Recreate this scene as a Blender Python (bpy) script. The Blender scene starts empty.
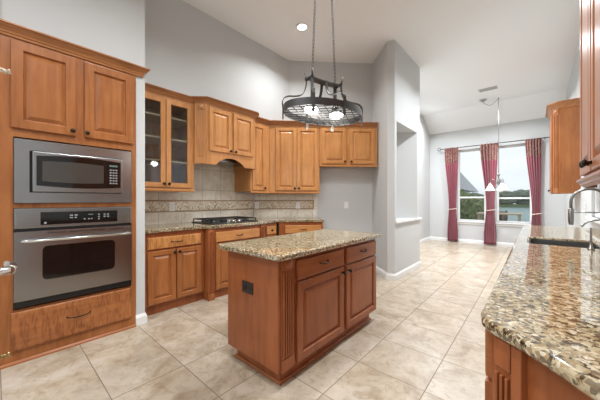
import bpy, bmesh, math, random
from mathutils import Vector, Matrix
random.seed(7)
S = bpy.context.scene
COL = S.collection
PI = math.pi
YAW = math.radians(41.28)
H = 1.225

# ------------------------------------------------------------------ camera
cd = bpy.data.cameras.new('camera'); cam = bpy.data.objects.new('camera', cd); COL.objects.link(cam)
cd.sensor_width = 36; cd.lens = 268 * 36 / 600; cd.clip_start = .02
cam.location = (0, 0, H); cam.rotation_euler = (PI / 2, 0, YAW)
S.camera = cam
# ------------------------------------------------------------------ exposure, world
S.view_settings.view_transform = 'Standard'; S.view_settings.look = 'None'
S.view_settings.exposure = 0.18; S.view_settings.gamma = 1; S.view_settings.use_curve_mapping = False
W = bpy.data.worlds.new('world'); S.world = W; W.use_nodes = True
wn = W.node_tree.nodes; wl = W.node_tree.links; wn.clear()
def build_world():
    out = wn.new('ShaderNodeOutputWorld'); bg = wn.new('ShaderNodeBackground')
    tc = wn.new('ShaderNodeTexCoord'); sep = wn.new('ShaderNodeSeparateXYZ')
    mp = wn.new('ShaderNodeMapping'); mp.inputs['Scale'].default_value = (1, 1, 3)
    nz = wn.new('ShaderNodeTexNoise'); nz.inputs['Scale'].default_value = 2.2; nz.inputs['Detail'].default_value = 5
    cr = wn.new('ShaderNodeValToRGB'); cr.color_ramp.elements[0].position = .35; cr.color_ramp.elements[1].position = .7
    cr.color_ramp.elements[0].color = (.60, .66, .72, 1); cr.color_ramp.elements[1].color = (.76, .78, .80, 1)
    gr = wn.new('ShaderNodeValToRGB'); gr.color_ramp.elements[0].position = .46; gr.color_ramp.elements[1].position = .52
    gr.color_ramp.elements[0].color = (.45, .42, .38, 1); gr.color_ramp.elements[1].color = (1, 1, 1, 1)
    mr = wn.new('ShaderNodeMapRange'); mr.inputs['From Min'].default_value = -1
    mx = wn.new('ShaderNodeMix'); mx.data_type = 'RGBA'; mx.blend_type = 'MULTIPLY'; mx.inputs[0].default_value = 1
    wl.new(tc.outputs['Generated'], mp.inputs[0]); wl.new(mp.outputs[0], nz.inputs[0]); wl.new(nz.outputs[0], cr.inputs[0])
    wl.new(tc.outputs['Generated'], sep.inputs[0]); wl.new(sep.outputs[2], mr.inputs[0]); wl.new(mr.outputs[0], gr.inputs[0])
    wl.new(cr.outputs[0], mx.inputs[6]); wl.new(gr.outputs[0], mx.inputs[7]); wl.new(mx.outputs[2], bg.inputs[0])
    bg.inputs[1].default_value = 1.3; wl.new(bg.outputs[0], out.inputs[0])
build_world()

def area(loc, size, power, rot=(0, 0, 0), color=(1, .995, .985), sy=None, spread=2.5):
    l = bpy.data.lights.new('can_and_fill_light', 'AREA'); l.size = size; l.energy = power; l.color = color; l.spread = spread
    if sy: l.shape = 'RECTANGLE'; l.size_y = sy
    else: l.shape = 'DISK'
    o = bpy.data.objects.new('can_and_fill_glow', l); o.location = loc; o.rotation_euler = rot; COL.objects.link(o); return o
CAN_FILL_POWER = 24
CAN_AND_FILL = [(-2.47, 2.86), (-1.6, .9), (-.75, 2.4), (-.75, .2), (-1.8, -1.0), (-.6, -1.4)]  # first is the visible can; the others are fill added out of view
for x, y in CAN_AND_FILL: area((x, y, 3.64), .14, CAN_FILL_POWER, color=(.95, .98, 1))
DINING_FILL_POWER = 43
DINING_FILL = [(-1.9, 5.9), (-.7, 5.9), (-2.0, 7.6), (-.5, 7.6), (-.4, 4.5)]  # fill lights added to brighten the dining side, no fixtures there
for x, y in DINING_FILL: area((x, y, 3.64), .14, DINING_FILL_POWER, color=(.90, .95, 1))

# ------------------------------------------------------------------ materials
def srgb(r, g, b):
    f = lambda c: (c / 255 / 12.92) if c <= 10 else ((c / 255 + .055) / 1.055) ** 2.4
    return (f(r), f(g), f(b), 1)
def mat(name, col, rough=.5, metal=0, spec=.5, **kw):
    m = bpy.data.materials.new(name); m.use_nodes = True
    b = m.node_tree.nodes['Principled BSDF']
    b.inputs['Base Color'].default_value = col; b.inputs['Roughness'].default_value = rough
    b.inputs['Metallic'].default_value = metal; b.inputs['Specular IOR Level'].default_value = spec
    for k, v in kw.items(): b.inputs[k].default_value = v
    return m
class NT:
    def __init__(s, m): s.t = m.node_tree; s.b = s.t.nodes['Principled BSDF']
    def n(s, typ, **kw):
        x = s.t.nodes.new(typ)
        for k, v in kw.items():
            if k in x.inputs.keys(): x.inputs[k].default_value = v
            else: setattr(x, k, v)
        return x
    def l(s, a, b): s.t.links.new(a, b)
    def ramp(s, stops):
        x = s.t.nodes.new('ShaderNodeValToRGB'); e = x.color_ramp.elements
        e[0].position, e[0].color = stops[0]; e[1].position, e[1].color = stops[-1]
        for p, c in stops[1:-1]: k = e.new(p); k.color = c
        return x
    def mix(s, a, b, f, mode='MIX'):
        x = s.t.nodes.new('ShaderNodeMix'); x.data_type = 'RGBA'; x.blend_type = mode
        for v, i in ((f, 0), (a, 6), (b, 7)):
            if hasattr(v, 'links'): s.l(v, x.inputs[i])
            else: x.inputs[i].default_value = v
        return x.outputs[2]
    def bump(s, h, st, d=.01):
        x = s.t.nodes.new('ShaderNodeBump'); x.inputs['Strength'].default_value = st; x.inputs['Distance'].default_value = d
        s.l(h, x.inputs['Height']); s.l(x.outputs[0], s.b.inputs['Normal'])
def wood(name, lo, mid, hi, axis='z', rough=.33, fig=0.0):
    m = mat(name, mid, rough); t = NT(m)
    tc = t.n('ShaderNodeTexCoord'); oi = t.n('ShaderNodeObjectInfo')
    ad = t.n('ShaderNodeVectorMath', operation='ADD'); cx = t.n('ShaderNodeCombineXYZ')
    mu = t.n('ShaderNodeMath', operation='MULTIPLY'); mu.inputs[1].default_value = 17.0
    t.l(oi.outputs['Random'], mu.inputs[0])
    for i in range(3): t.l(mu.outputs[0], cx.inputs[i])
    t.l(tc.outputs['Object'], ad.inputs[0]); t.l(cx.outputs[0], ad.inputs[1])
    sc = {'z': (14, 14, 1.3), 'x': (1.3, 14, 14), 'y': (14, 1.3, 14)}[axis]
    mp = t.n('ShaderNodeMapping'); mp.inputs['Scale'].default_value = sc; t.l(ad.outputs[0], mp.inputs[0])
    n1 = t.n('ShaderNodeTexNoise', Scale=1.6, Detail=6, Roughness=.6, Distortion=.6); t.l(mp.outputs[0], n1.inputs[0])
    r = t.ramp([(.2, lo), (.5, mid), (.8, hi)]); t.l(n1.outputs[0], r.inputs[0])
    # broad cloudy tone of alder and a few small knots
    n2 = t.n('ShaderNodeTexNoise', Scale=4.0, Detail=3); t.l(ad.outputs[0], n2.inputs[0])
    r2 = t.ramp([(.35, (.90, .88, .86, 1)), (.65, (1.05, 1.04, 1.03, 1))]); t.l(n2.outputs[0], r2.inputs[0])
    c = t.mix(r.outputs[0], r2.outputs[0], 1.0, 'MULTIPLY')
    v = t.n('ShaderNodeTexVoronoi', Scale=5.5); t.l(ad.outputs[0], v.inputs[0])
    r3 = t.ramp([(.0, (.55, .42, .33, 1)), (.03, (.75, .65, .58, 1)), (.06, (1, 1, 1, 1))]); t.l(v.outputs['Distance'], r3.inputs[0])
    c = t.mix(c, r3.outputs[0], .7, 'MULTIPLY')
    if fig:
        mp2 = t.n('ShaderNodeMapping'); mp2.inputs['Scale'].default_value = (38, 38, 7); t.l(ad.outputs[0], mp2.inputs[0])
        n3 = t.n('ShaderNodeTexNoise', Scale=1.0, Detail=3, Distortion=1.2); t.l(mp2.outputs[0], n3.inputs[0])
        r4 = t.ramp([(.36, (.52, .42, .36, 1)), (.5, (.95, .93, .9, 1)), (.62, (1.12, 1.1, 1.08, 1))]); t.l(n3.outputs[0], r4.inputs[0])
        c = t.mix(c, r4.outputs[0], fig, 'MULTIPLY')
    t.l(c, t.b.inputs['Base Color'])
    t.b.inputs['Coat Weight'].default_value = .15; t.b.inputs['Specular IOR Level'].default_value = .35; t.b.inputs['Coat Roughness'].default_value = .2
    t.bump(n1.outputs[0], .05, .003)
    return m
WLO, WMID, WHI = srgb(172, 112, 62), srgb(192, 133, 78), srgb(205, 149, 94)
M = {}
M['wood'] = wood('stained_alder', WLO, WMID, WHI, 'z')
M['woodx'] = wood('stained_alder_crosswise', WLO, WMID, WHI, 'x')
M['figdark'] = wood('dark_figured_alder', srgb(138, 84, 48), srgb(160, 100, 58), srgb(172, 114, 68), 'x', .33, .7)
M['fig'] = wood('figured_alder', WLO, WMID, WHI, 'z', .33, .6)
M['trimwood'] = wood('dark_stained_alder', srgb(146, 92, 52), srgb(168, 112, 68), srgb(182, 126, 80), 'x', .3)
M['tower'] = wood('brown_stained_alder', srgb(132, 78, 40), srgb(158, 98, 54), srgb(174, 114, 68), 'z', .33)
M['redwood'] = wood('red_and_shaded_alder', srgb(128, 70, 37), srgb(151, 86, 48), srgb(165, 99, 59), 'z', .3)  # red stain; on the peninsula its dark tone stands in for shade
M['redwoodx'] = wood('red_stained_alder_crosswise', srgb(136, 80, 44), srgb(156, 96, 56), srgb(168, 108, 66), 'x', .3)
M['bronze'] = mat('dark_bronze', srgb(52, 42, 36), .38, .8)
M['iron'] = mat('dark_iron', srgb(74, 73, 72), .4, .6)
M['chrome'] = mat('polished_chrome', srgb(215, 215, 212), .12, 1)
M['nickel'] = mat('brushed_nickel', srgb(150, 148, 145), .3, 1)
M['white'] = mat('white_trim_paint', srgb(226, 226, 224), .4)
M['plate'] = mat('white_plastic', srgb(235, 234, 230), .4)
M['black'] = mat('black_enamel', srgb(22, 22, 24), .3)
M['blackglass'] = mat('black_glass', srgb(14, 14, 15), .06, 0, .6)
M['darkplastic'] = mat('dark_brown_plastic', srgb(38, 30, 26), .4)
M['grey_text'] = mat('pale_grey_print', srgb(150, 150, 150), .5)
M['cyan_text'] = mat('green_display_print', srgb(90, 110, 104), .5)
M['socket'] = mat('dark_slot', srgb(60, 58, 55), .6)
M['brass'] = mat('aged_brass', srgb(176, 150, 104), .3, 1)
M['grille'] = mat('grey_vent_paint', srgb(190, 190, 190), .5)
M['ventdark'] = mat('vent_gap', srgb(95, 95, 95), .7)

def steel():
    m = mat('brushed_steel', srgb(158, 160, 162), .27, 1); t = NT(m)
    tc = t.n('ShaderNodeTexCoord'); mp = t.n('ShaderNodeMapping'); mp.inputs['Scale'].default_value = (2, 2, 260)
    n = t.n('ShaderNodeTexNoise', Scale=1, Detail=2); t.l(tc.outputs['Object'], mp.inputs[0]); t.l(mp.outputs[0], n.inputs[0])
    r = t.ramp([(.3, (.22, .22, .22, 1)), (.7, (.26, .26, .26, 1))]); t.l(n.outputs[0], r.inputs[0]); t.l(r.outputs[0], t.b.inputs['Roughness'])
    t.b.inputs['Anisotropic'].default_value = .5
    return m
M['steel'] = steel()
def paint(name, col, bump=.08):
    m = mat(name, col, .75, 0, .25); t = NT(m)
    g = t.n('ShaderNodeNewGeometry'); n = t.n('ShaderNodeTexNoise', Scale=60, Detail=3); t.l(g.outputs['Position'], n.inputs[0])
    t.bump(n.outputs[0], bump, .003); return m
M['wall'] = paint('grey_wall_paint', srgb(197, 198, 197))
M['ceil'] = paint('ceiling_paint', srgb(232, 233, 233))

def floor_mat():
    m = mat('beige_travertine_tile', srgb(200, 185, 165), .28); t = NT(m)
    g = t.n('ShaderNodeNewGeometry'); sp = t.n('ShaderNodeSeparateXYZ'); t.l(g.outputs['Position'], sp.inputs[0])
    def axis(out, off, pitch):
        a = t.n('ShaderNodeMath', operation='SUBTRACT'); t.l(out, a.inputs[0]); a.inputs[1].default_value = off
        d = t.n('ShaderNodeMath', operation='DIVIDE'); t.l(a.outputs[0], d.inputs[0]); d.inputs[1].default_value = pitch
        fl = t.n('ShaderNodeMath', operation='FLOOR'); t.l(d.outputs[0], fl.inputs[0])
        fr = t.n('ShaderNodeMath', operation='FRACT'); t.l(d.outputs[0], fr.inputs[0])
        pp = t.n('ShaderNodeMath', operation='PINGPONG'); t.l(fr.outputs[0], pp.inputs[0]); pp.inputs[1].default_value = .5
        return fl.outputs[0], pp.outputs[0]
    fx, px_ = axis(sp.outputs[0], -.533, .474); fy, py_ = axis(sp.outputs[1], 2.262, .447)
    # the cut row along the oven wall is one wide tile: no joint there
    lt = t.n('ShaderNodeMath', operation='LESS_THAN'); t.l(sp.outputs[0], lt.inputs[0]); lt.inputs[1].default_value = -2.2
    pa = t.n('ShaderNodeMath', operation='ADD'); t.l(px_, pa.inputs[0]); t.l(lt.outputs[0], pa.inputs[1]); px_ = pa.outputs[0]
    mn = t.n('ShaderNodeMath', operation='MINIMUM'); t.l(px_, mn.inputs[0]); t.l(py_, mn.inputs[1])
    grout = t.n('ShaderNodeMapRange'); t.l(mn.outputs[0], grout.inputs[0])
    grout.inputs['From Min'].default_value = .0045; grout.inputs['From Max'].default_value = .0085
    cb = t.n('ShaderNodeCombineXYZ'); t.l(fx, cb.inputs[0]); t.l(fy, cb.inputs[1])
    wn_ = t.n('ShaderNodeTexWhiteNoise'); t.l(cb.outputs[0], wn_.inputs['Vector'])
    va = t.n('ShaderNodeVectorMath', operation='SCALE'); t.l(wn_.outputs['Color'], va.inputs[0]); va.inputs['Scale'].default_value = 20
    ad = t.n('ShaderNodeVectorMath', operation='ADD'); t.l(g.outputs['Position'], ad.inputs[0]); t.l(va.outputs[0], ad.inputs[1])
    n1 = t.n('ShaderNodeTexNoise', Scale=3.2, Detail=8, Roughness=.62, Distortion=1.2); t.l(ad.outputs[0], n1.inputs[0])
    r = t.ramp([(.28, srgb(144, 128, 107)), (.45, srgb(168, 153, 133)), (.6, srgb(181, 169, 153)), (.8, srgb(192, 182, 168))]); t.l(n1.outputs[0], r.inputs[0])
    n2 = t.n('ShaderNodeTexNoise', Scale=11, Detail=7, Roughness=.7, Distortion=1.5); t.l(ad.outputs[0], n2.inputs[0])
    r2 = t.ramp([(.34, (.74, .69, .62, 1)), (.50, (1, 1, 1, 1)), (.7, (1.05, 1.05, 1.05, 1))]); t.l(n2.outputs[0], r2.inputs[0])
    c = t.mix(r.outputs[0], r2.outputs[0], .9, 'MULTIPLY')
    vr = t.n('ShaderNodeMapRange'); t.l(wn_.outputs['Value'], vr.inputs[0]); vr.inputs['To Min'].default_value = .95; vr.inputs['To Max'].default_value = 1.05
    c = t.mix(c, vr.outputs[0], 1.0, 'MULTIPLY')
    c = t.mix(srgb(122, 108, 94), c, grout.outputs[0])
    t.l(c, t.b.inputs['Base Color'])
    rr = t.n('ShaderNodeMapRange'); t.l(grout.outputs[0], rr.inputs[0]); rr.inputs['To Min'].default_value = .8; rr.inputs['To Max'].default_value = .3
    t.l(rr.outputs[0], t.b.inputs['Roughness'])
    t.bump(grout.outputs[0], .25, .003)
    return m
M['floor'] = floor_mat()
def granite():
    m = mat('speckled_granite', srgb(170, 150, 120), .05, 0, .5); t = NT(m)
    g = t.n('ShaderNodeNewGeometry')
    n0 = t.n('ShaderNodeTexNoise', Scale=9, Detail=3); t.l(g.outputs['Position'], n0.inputs[0])
    r0 = t.ramp([(.35, srgb(128, 108, 82)), (.5, srgb(156, 138, 108)), (.65, srgb(178, 164, 136))]); t.l(n0.outputs[0], r0.inputs[0])
    v = t.n('ShaderNodeTexVoronoi', Scale=88); t.l(g.outputs['Position'], v.inputs[0])
    sp = t.n('ShaderNodeSeparateColor'); t.l(v.outputs['Color'], sp.inputs[0])
    r1 = t.ramp([(0, srgb(70, 56, 42)), (.17, srgb(84, 68, 50)), (.18, srgb(138, 114, 82)), (.50, srgb(162, 140, 104)), (.51, srgb(182, 168, 136)), (.86, srgb(176, 160, 126)), (.87, srgb(212, 202, 178)), (1, srgb(206, 194, 170))])
    t.l(sp.outputs[0], r1.inputs[0])
    c = t.mix(r0.outputs[0], r1.outputs[0], .75)
    n2 = t.n('ShaderNodeTexNoise', Scale=60, Detail=4, Roughness=.7); t.l(g.outputs['Position'], n2.inputs[0])
    r2 = t.ramp([(.39, srgb(38, 36, 30)), (.43, srgb(100, 88, 68)), (.46, (1, 1, 1, 1))]); t.l(n2.outputs[0], r2.inputs[0])
    c = t.mix(c, r2.outputs[0], .85, 'MULTIPLY')
    n3 = t.n('ShaderNodeTexNoise', Scale=42, Detail=5, Roughness=.75); t.l(g.outputs['Position'], n3.inputs[0])
    r3 = t.ramp([(.36, srgb(112, 74, 50)), (.42, (1, 1, 1, 1))]); t.l(n3.outputs[0], r3.inputs[0])
    c = t.mix(c, r3.outputs[0], .7, 'MULTIPLY')
    t.l(c, t.b.inputs['Base Color']); t.b.inputs['IOR'].default_value = 2.25; return m
M['granite'] = granite()
def tile_splash():
    m = mat('tumbled_stone_tile', srgb(206, 196, 178), .4); t = NT(m)
    tc = t.n('ShaderNodeTexCoord')          # object space: x along the wall, z up from the floor
    sp = t.n('ShaderNodeSeparateXYZ'); t.l(tc.outputs['Object'], sp.inputs[0])
    cb = t.n('ShaderNodeCombineXYZ'); t.l(sp.outputs[0], cb.inputs[0]); t.l(sp.outputs[2], cb.inputs[1])
    mp = t.n('ShaderNodeMapping'); mp.inputs['Location'].default_value = (.207, .155, 0); t.l(cb.outputs[0], mp.inputs[0])
    b = t.n('ShaderNodeTexBrick'); b.offset = 0; b.squash = 1
    b.inputs['Scale'].default_value = 1; b.inputs['Brick Width'].default_value = .305; b.inputs['Row Height'].default_value = .305
    b.inputs['Mortar Size'].default_value = .004; b.inputs['Mortar Smooth'].default_value = .1
    b.inputs['Color1'].default_value = (1, 1, 1, 1); b.inputs['Color2'].default_value = (.9, .89, .88, 1); b.inputs['Mortar'].default_value = (.62, .6, .56, 1)
    t.l(mp.outputs[0], b.inputs[0])
    n = t.n('ShaderNodeTexNoise', Scale=7, Detail=7, Roughness=.65, Distortion=.8); t.l(tc.outputs['Object'], n.inputs[0])
    r = t.ramp([(.3, srgb(206, 193, 172)), (.5, srgb(226, 217, 200)), (.7, srgb(238, 231, 218))]); t.l(n.outputs[0], r.inputs[0])
    c = t.mix(r.outputs[0], b.outputs['Color'], 1.0, 'MULTIPLY'); t.l(c, t.b.inputs['Base Color'])
    t.bump(b.outputs['Fac'], -.2, .003); return m
M['splash'] = tile_splash()
def mosaic():
    m = mat('leaf_relief_tile', srgb(190, 176, 150), .5); t = NT(m)
    tc = t.n('ShaderNodeTexCoord')
    n = t.n('ShaderNodeTexNoise', Scale=26, Detail=4, Distortion=2.2); t.l(tc.outputs['Object'], n.inputs[0])
    r = t.ramp([(.38, srgb(156, 136, 108)), (.47, srgb(198, 182, 154)), (.54, srgb(232, 224, 206)), (.7, srgb(212, 200, 178))]); t.l(n.outputs[0], r.inputs[0])
    t.l(r.outputs[0], t.b.inputs['Base Color']); t.bump(n.outputs[0], .5, .006); return m
M['mosaic'] = mosaic()
M['liner'] = mat('brown_stone_liner', srgb(172, 146, 116), .45)
def curtain_mat(top):
    m = mat('floral_curtain_cloth' if top else 'rose_curtain_cloth', srgb(165, 84, 104), .8); t = NT(m)
    b = t.b; b.inputs['Sheen Weight'].default_value = .3
    tc = t.n('ShaderNodeTexCoord')
    if top:
        n = t.n('ShaderNodeTexNoise', Scale=22, Detail=3, Distortion=1.5); t.l(tc.outputs['Object'], n.inputs[0])
        r = t.ramp([(.40, srgb(146, 66, 76)), (.5, srgb(190, 122, 116)), (.55, srgb(232, 212, 184)), (.62, srgb(168, 84, 92))]); t.l(n.outputs[0], r.inputs[0])
    else:
        n = t.n('ShaderNodeTexNoise', Scale=40, Detail=2); t.l(tc.outputs['Object'], n.inputs[0])
        r = t.ramp([(.3, srgb(184, 92, 110)), (.7, srgb(202, 116, 130))]); t.l(n.outputs[0], r.inputs[0])
    t.l(r.outputs[0], b.inputs['Base Color'])
    tr = t.n('ShaderNodeBsdfTranslucent'); t.l(r.outputs[0], tr.inputs[0])
    ms = t.n('ShaderNodeMixShader'); ms.inputs[0].default_value = .3
    out = t.t.nodes['Material Output']; t.l(b.outputs[0], ms.inputs[1]); t.l(tr.outputs[0], ms.inputs[2]); t.l(ms.outputs[0], out.inputs[0])
    return m
M['curtain'] = curtain_mat(False); M['curtaintop'] = curtain_mat(True)
M['cord'] = mat('cream_cord', srgb(222, 208, 190), .7)
def glass(name, tint=(1, 1, 1, 1), refl=1.0):
    m = bpy.data.materials.new(name); m.use_nodes = True; t = m.node_tree; t.nodes.clear()
    o = t.nodes.new('ShaderNodeOutputMaterial'); a = t.nodes.new('ShaderNodeBsdfTransparent'); g = t.nodes.new('ShaderNodeBsdfGlossy')
    a.inputs[0].default_value = tint; g.inputs['Roughness'].default_value = .02
    f = t.nodes.new('ShaderNodeFresnel'); f.inputs[0].default_value = 1.5
    mu = t.nodes.new('ShaderNodeMath'); mu.operation = 'MULTIPLY'; mu.inputs[1].default_value = refl
    ms = t.nodes.new('ShaderNodeMixShader'); t.links.new(f.outputs[0], mu.inputs[0]); t.links.new(mu.outputs[0], ms.inputs[0])
    t.links.new(a.outputs[0], ms.inputs[1]); t.links.new(g.outputs[0], ms.inputs[2]); t.links.new(ms.outputs[0], o.inputs[0]); return m
M['edge'] = mat('pale_shelf_edge', srgb(226, 208, 174), .4)
M['glass'] = glass('window_glass'); M['cabglass'] = glass('cabinet_glass', (.9, .91, .91, 1), 1.2)
def emit(name, col, st):
    m = mat(name, (1, 1, 1, 1)); b = m.node_tree.nodes['Principled BSDF']
    b.inputs['Emission Color'].default_value = col; b.inputs['Emission Strength'].default_value = st; return m
M['bulb'] = emit('lit_lamp_glass', (1, .97, .92, 1), 14)
M['can'] = emit('lit_can_lens', (1, .98, .95, 1), 14)
M['shade'] = mat('white_frosted_glass', srgb(240, 238, 232), .35)
def noisy(name, a, b, sc, rough=.9, bump=.3):
    m = mat(name, a, rough); t = NT(m); tc = t.n('ShaderNodeTexCoord')
    n = t.n('ShaderNodeTexNoise', Scale=sc, Detail=6, Roughness=.7); t.l(tc.outputs['Object'], n.inputs[0])
    r = t.ramp([(.35, a), (.65, b)]); t.l(n.outputs[0], r.inputs[0]); t.l(r.outputs[0], t.b.inputs['Base Color'])
    t.bump(n.outputs[0], bump, .05); return m
M['leaf'] = noisy('dark_green_leaves', srgb(52, 70, 42), srgb(140, 150, 96), 9)
M['leaf2'] = noisy('grey_green_leaves', srgb(70, 84, 72), srgb(130, 140, 118), 5)
M['grass'] = noisy('lawn', srgb(74, 92, 58), srgb(120, 132, 90), 3)
M['water'] = noisy('teal_lake_water', srgb(84, 122, 122), srgb(116, 150, 148), .8, .4, .2)
M['roof'] = noisy('pale_roof_shingle', srgb(166, 168, 170), srgb(186, 188, 190), 12, .9, .1)
M['fence'] = noisy('weathered_fence', srgb(88, 78, 68), srgb(120, 106, 92), 6)
M['patio'] = mat('beige_painted_wood', srgb(198, 180, 154), .6)

# ------------------------------------------------------------------ mesh builder
class MB:
    def __init__(s): s.bm = bmesh.new(); s.mi = 0
    def _f(s, f, sm=False): f.material_index = s.mi; f.smooth = sm; return f
    def box(s, x0, x1, y0, y1, z0, z1, bev=0, seg=1):
        x0, x1 = min(x0, x1), max(x0, x1); y0, y1 = min(y0, y1), max(y0, y1); z0, z1 = min(z0, z1), max(z0, z1)
        v = [s.bm.verts.new((x, y, z)) for x in (x0, x1) for y in (y0, y1) for z in (z0, z1)]
        fs = [s._f(s.bm.faces.new([v[i] for i in q])) for q in ((0, 1, 3, 2), (4, 6, 7, 5), (0, 4, 5, 1), (2, 3, 7, 6), (0, 2, 6, 4), (1, 5, 7, 3))]
        if bev:
            es = list({e for f in fs for e in f.edges})
            bmesh.ops.bevel(s.bm, geom=es, offset=bev, segments=seg, profile=.5, affect='EDGES')
        return s
    def prism(s, poly, z0, z1, axis='z', bev=0, holes=()):
        # poly in the plane across `axis`: z -> (x,y), y -> (x,z), x -> (y,z)
        mk = {'z': lambda a, b, c: (a, b, c), 'y': lambda a, b, c: (a, c, b), 'x': lambda a, b, c: (c, a, b)}[axis]
        tmp = bmesh.new(); es = []
        for lp in [poly] + list(holes):
            vs = [tmp.verts.new(mk(a, b, z0)) for a, b in lp]
            es += [tmp.edges.new((vs[i], vs[(i + 1) % len(vs)])) for i in range(len(vs))]
        if holes: bmesh.ops.triangle_fill(tmp, edges=es, use_beauty=True)
        else: tmp.faces.new(tmp.verts[:])
        r = bmesh.ops.extrude_face_region(tmp, geom=tmp.faces[:])
        d = Vector(mk(0, 0, z1 - z0))
        for g in r['geom']:
            if isinstance(g, bmesh.types.BMVert): g.co += d
        bmesh.ops.recalc_face_normals(tmp, faces=tmp.faces[:])
        if bev:
            t = sorted((z0, z1)); ax = {'z': 2, 'y': 1, 'x': 0}[axis]
            ed = [e for e in tmp.edges if abs(e.verts[0].co[ax] - e.verts[1].co[ax]) < 1e-6 and len(e.link_faces) == 2 and abs(e.link_faces[0].normal.dot(e.link_faces[1].normal)) < .5]
            bmesh.ops.bevel(tmp, geom=ed, offset=bev, segments=4, profile=.5, affect='EDGES')
        s.merge(tmp); return s
    def merge(s, tmp, sm=False, M4=None):
        mp = {}
        for v in tmp.verts: mp[v] = s.bm.verts.new(M4 @ v.co if M4 else v.co)
        for f in tmp.faces:
            try: s._f(s.bm.faces.new([mp[v] for v in f.verts]), sm or f.smooth)
            except ValueError: pass
        tmp.free()
    def tube(s, pts, r, n=8, closed=False, caps=True):
        pts = [Vector(p) for p in pts]; N = len(pts); rr = r if isinstance(r, (list, tuple)) else [r] * N
        rings = []; up = None
        for i, p in enumerate(pts):
            a = pts[(i - 1) % N] if (closed or i) else p; b = pts[(i + 1) % N] if (closed or i < N - 1) else p
            t = (b - a).normalized()
            if up is None:
                up = Vector((0, 0, 1)) if abs(t.z) < .9 else Vector((1, 0, 0))
            u = (up - t * up.dot(t)).normalized(); w = t.cross(u); up = u
            rings.append([s.bm.verts.new(p + (u * math.cos(2 * PI * k / n) + w * math.sin(2 * PI * k / n)) * rr[i]) for k in range(n)])
        for i in range(N if closed else N - 1):
            A, B = rings[i], rings[(i + 1) % N]
            for k in range(n): s._f(s.bm.faces.new((A[k], A[(k + 1) % n], B[(k + 1) % n], B[k])), True)
        if caps and not closed: s._f(s.bm.faces.new(rings[0][::-1])); s._f(s.bm.faces.new(rings[-1]))
        return s
    def strap(s, pts, w, t, wdir):
        # flat bar of width w along wdir and thickness t
        pts = [Vector(p) for p in pts]; wd = Vector(wdir).normalized(); R = []
        for i, p in enumerate(pts):
            a = pts[max(i - 1, 0)]; b = pts[min(i + 1, len(pts) - 1)]; tg = (b - a).normalized(); nn = tg.cross(wd).normalized()
            R.append([s.bm.verts.new(p + wd * sx * w / 2 + nn * sy * t / 2) for sx, sy in ((-1, -1), (1, -1), (1, 1), (-1, 1))])
        for i in range(len(R) - 1):
            for k in range(4): s._f(s.bm.faces.new((R[i][k], R[i][(k + 1) % 4], R[i + 1][(k + 1) % 4], R[i + 1][k])))
        s._f(s.bm.faces.new(R[0][::-1])); s._f(s.bm.faces.new(R[-1])); return s
    def lathe(s, prof, c=(0, 0, 0), ax='z', n=16, sm=True):
        # prof: (radius, height) along ax from c
        R = []
        f = {'z': lambda a, b, h: (a, b, h), 'y': lambda a, b, h: (a, h, b), 'x': lambda a, b, h: (h, a, b)}[ax]; c = Vector(c)
        for r, h in prof: R.append([s.bm.verts.new(c + Vector(f(r * math.cos(2 * PI * k / n), r * math.sin(2 * PI * k / n), h))) for k in range(n)])
        for i in range(len(R) - 1):
            for k in range(n): s._f(s.bm.faces.new((R[i][k], R[i][(k + 1) % n], R[i + 1][(k + 1) % n], R[i + 1][k])), sm)
        s._f(s.bm.faces.new(R[0])); s._f(s.bm.faces.new(R[-1])); return s
    def rings(s, x0, x1, z0, z1, rg, cap=True, loop=False):
        # nested rectangles in the xz plane: rg = [(inset, y)]
        R = []
        for i, y in rg: R.append([s.bm.verts.new(p) for p in ((x0 + i, y, z0 + i), (x1 - i, y, z0 + i), (x1 - i, y, z1 - i), (x0 + i, y, z1 - i))])
        if loop: R.append(R[0])
        for a, b in zip(R, R[1:]):
            for k in range(4): s._f(s.bm.faces.new((a[k], a[(k + 1) % 4], b[(k + 1) % 4], b[k])))
        if cap: s._f(s.bm.faces.new(R[-1])); s._f(s.bm.faces.new(R[0][::-1]))
        return s
    def sweep(s, prof, path):
        # prof: closed polygon of (outward, z); path: points (x,y), outward is to the right of travel
        P = [Vector((a, b)) for a, b in path]; N = len(P); R = []
        for i in range(N):
            ns = []
            if i: d = (P[i] - P[i - 1]).normalized(); ns.append(Vector((d.y, -d.x)))
            if i < N - 1: d = (P[i + 1] - P[i]).normalized(); ns.append(Vector((d.y, -d.x)))
            m = ns[0] if len(ns) == 1 else (ns[0] + ns[1]) / (1 + ns[0].dot(ns[1]))
            R.append([s.bm.verts.new((P[i].x + m.x * o, P[i].y + m.y * o, z)) for o, z in prof])
        k = len(prof)
        for a, b in zip(R, R[1:]):
            for j in range(k): s._f(s.bm.faces.new((a[j], a[(j + 1) % k], b[(j + 1) % k], b[j])))
        s._f(s.bm.faces.new(R[0][::-1])); s._f(s.bm.faces.new(R[-1])); return s
    def build(s, name, m, parent=None, loc=None, rot=None, rec=True):
        if rec: bmesh.ops.recalc_face_normals(s.bm, faces=s.bm.faces[:])
        me = bpy.data.meshes.new(name); s.bm.to_mesh(me); s.bm.free()
        for x in (m if isinstance(m, (list, tuple)) else [m]): me.materials.append(x)
        o = bpy.data.objects.new(name, me); COL.objects.link(o)
        if parent: o.parent = parent
        if loc is not None: o.location = loc
        if rot is not None: o.rotation_euler = rot
        return o
def tag(o, label=None, cat=None, group=None, kind=None):
    for k, v in (('label', label), ('category', cat), ('group', group), ('kind', kind)):
        if v: o[k] = v
    return o
def empty(name, loc, label, cat, rz=0, group=None):
    o = bpy.data.objects.new(name, None); COL.objects.link(o); o.location = loc; o.rotation_euler = (0, 0, rz); o.empty_display_size = .1
    return tag(o, label, cat, group)
def struct(name, mb, m, **k): return tag(mb.build(name, m, **k), kind='structure')
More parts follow.
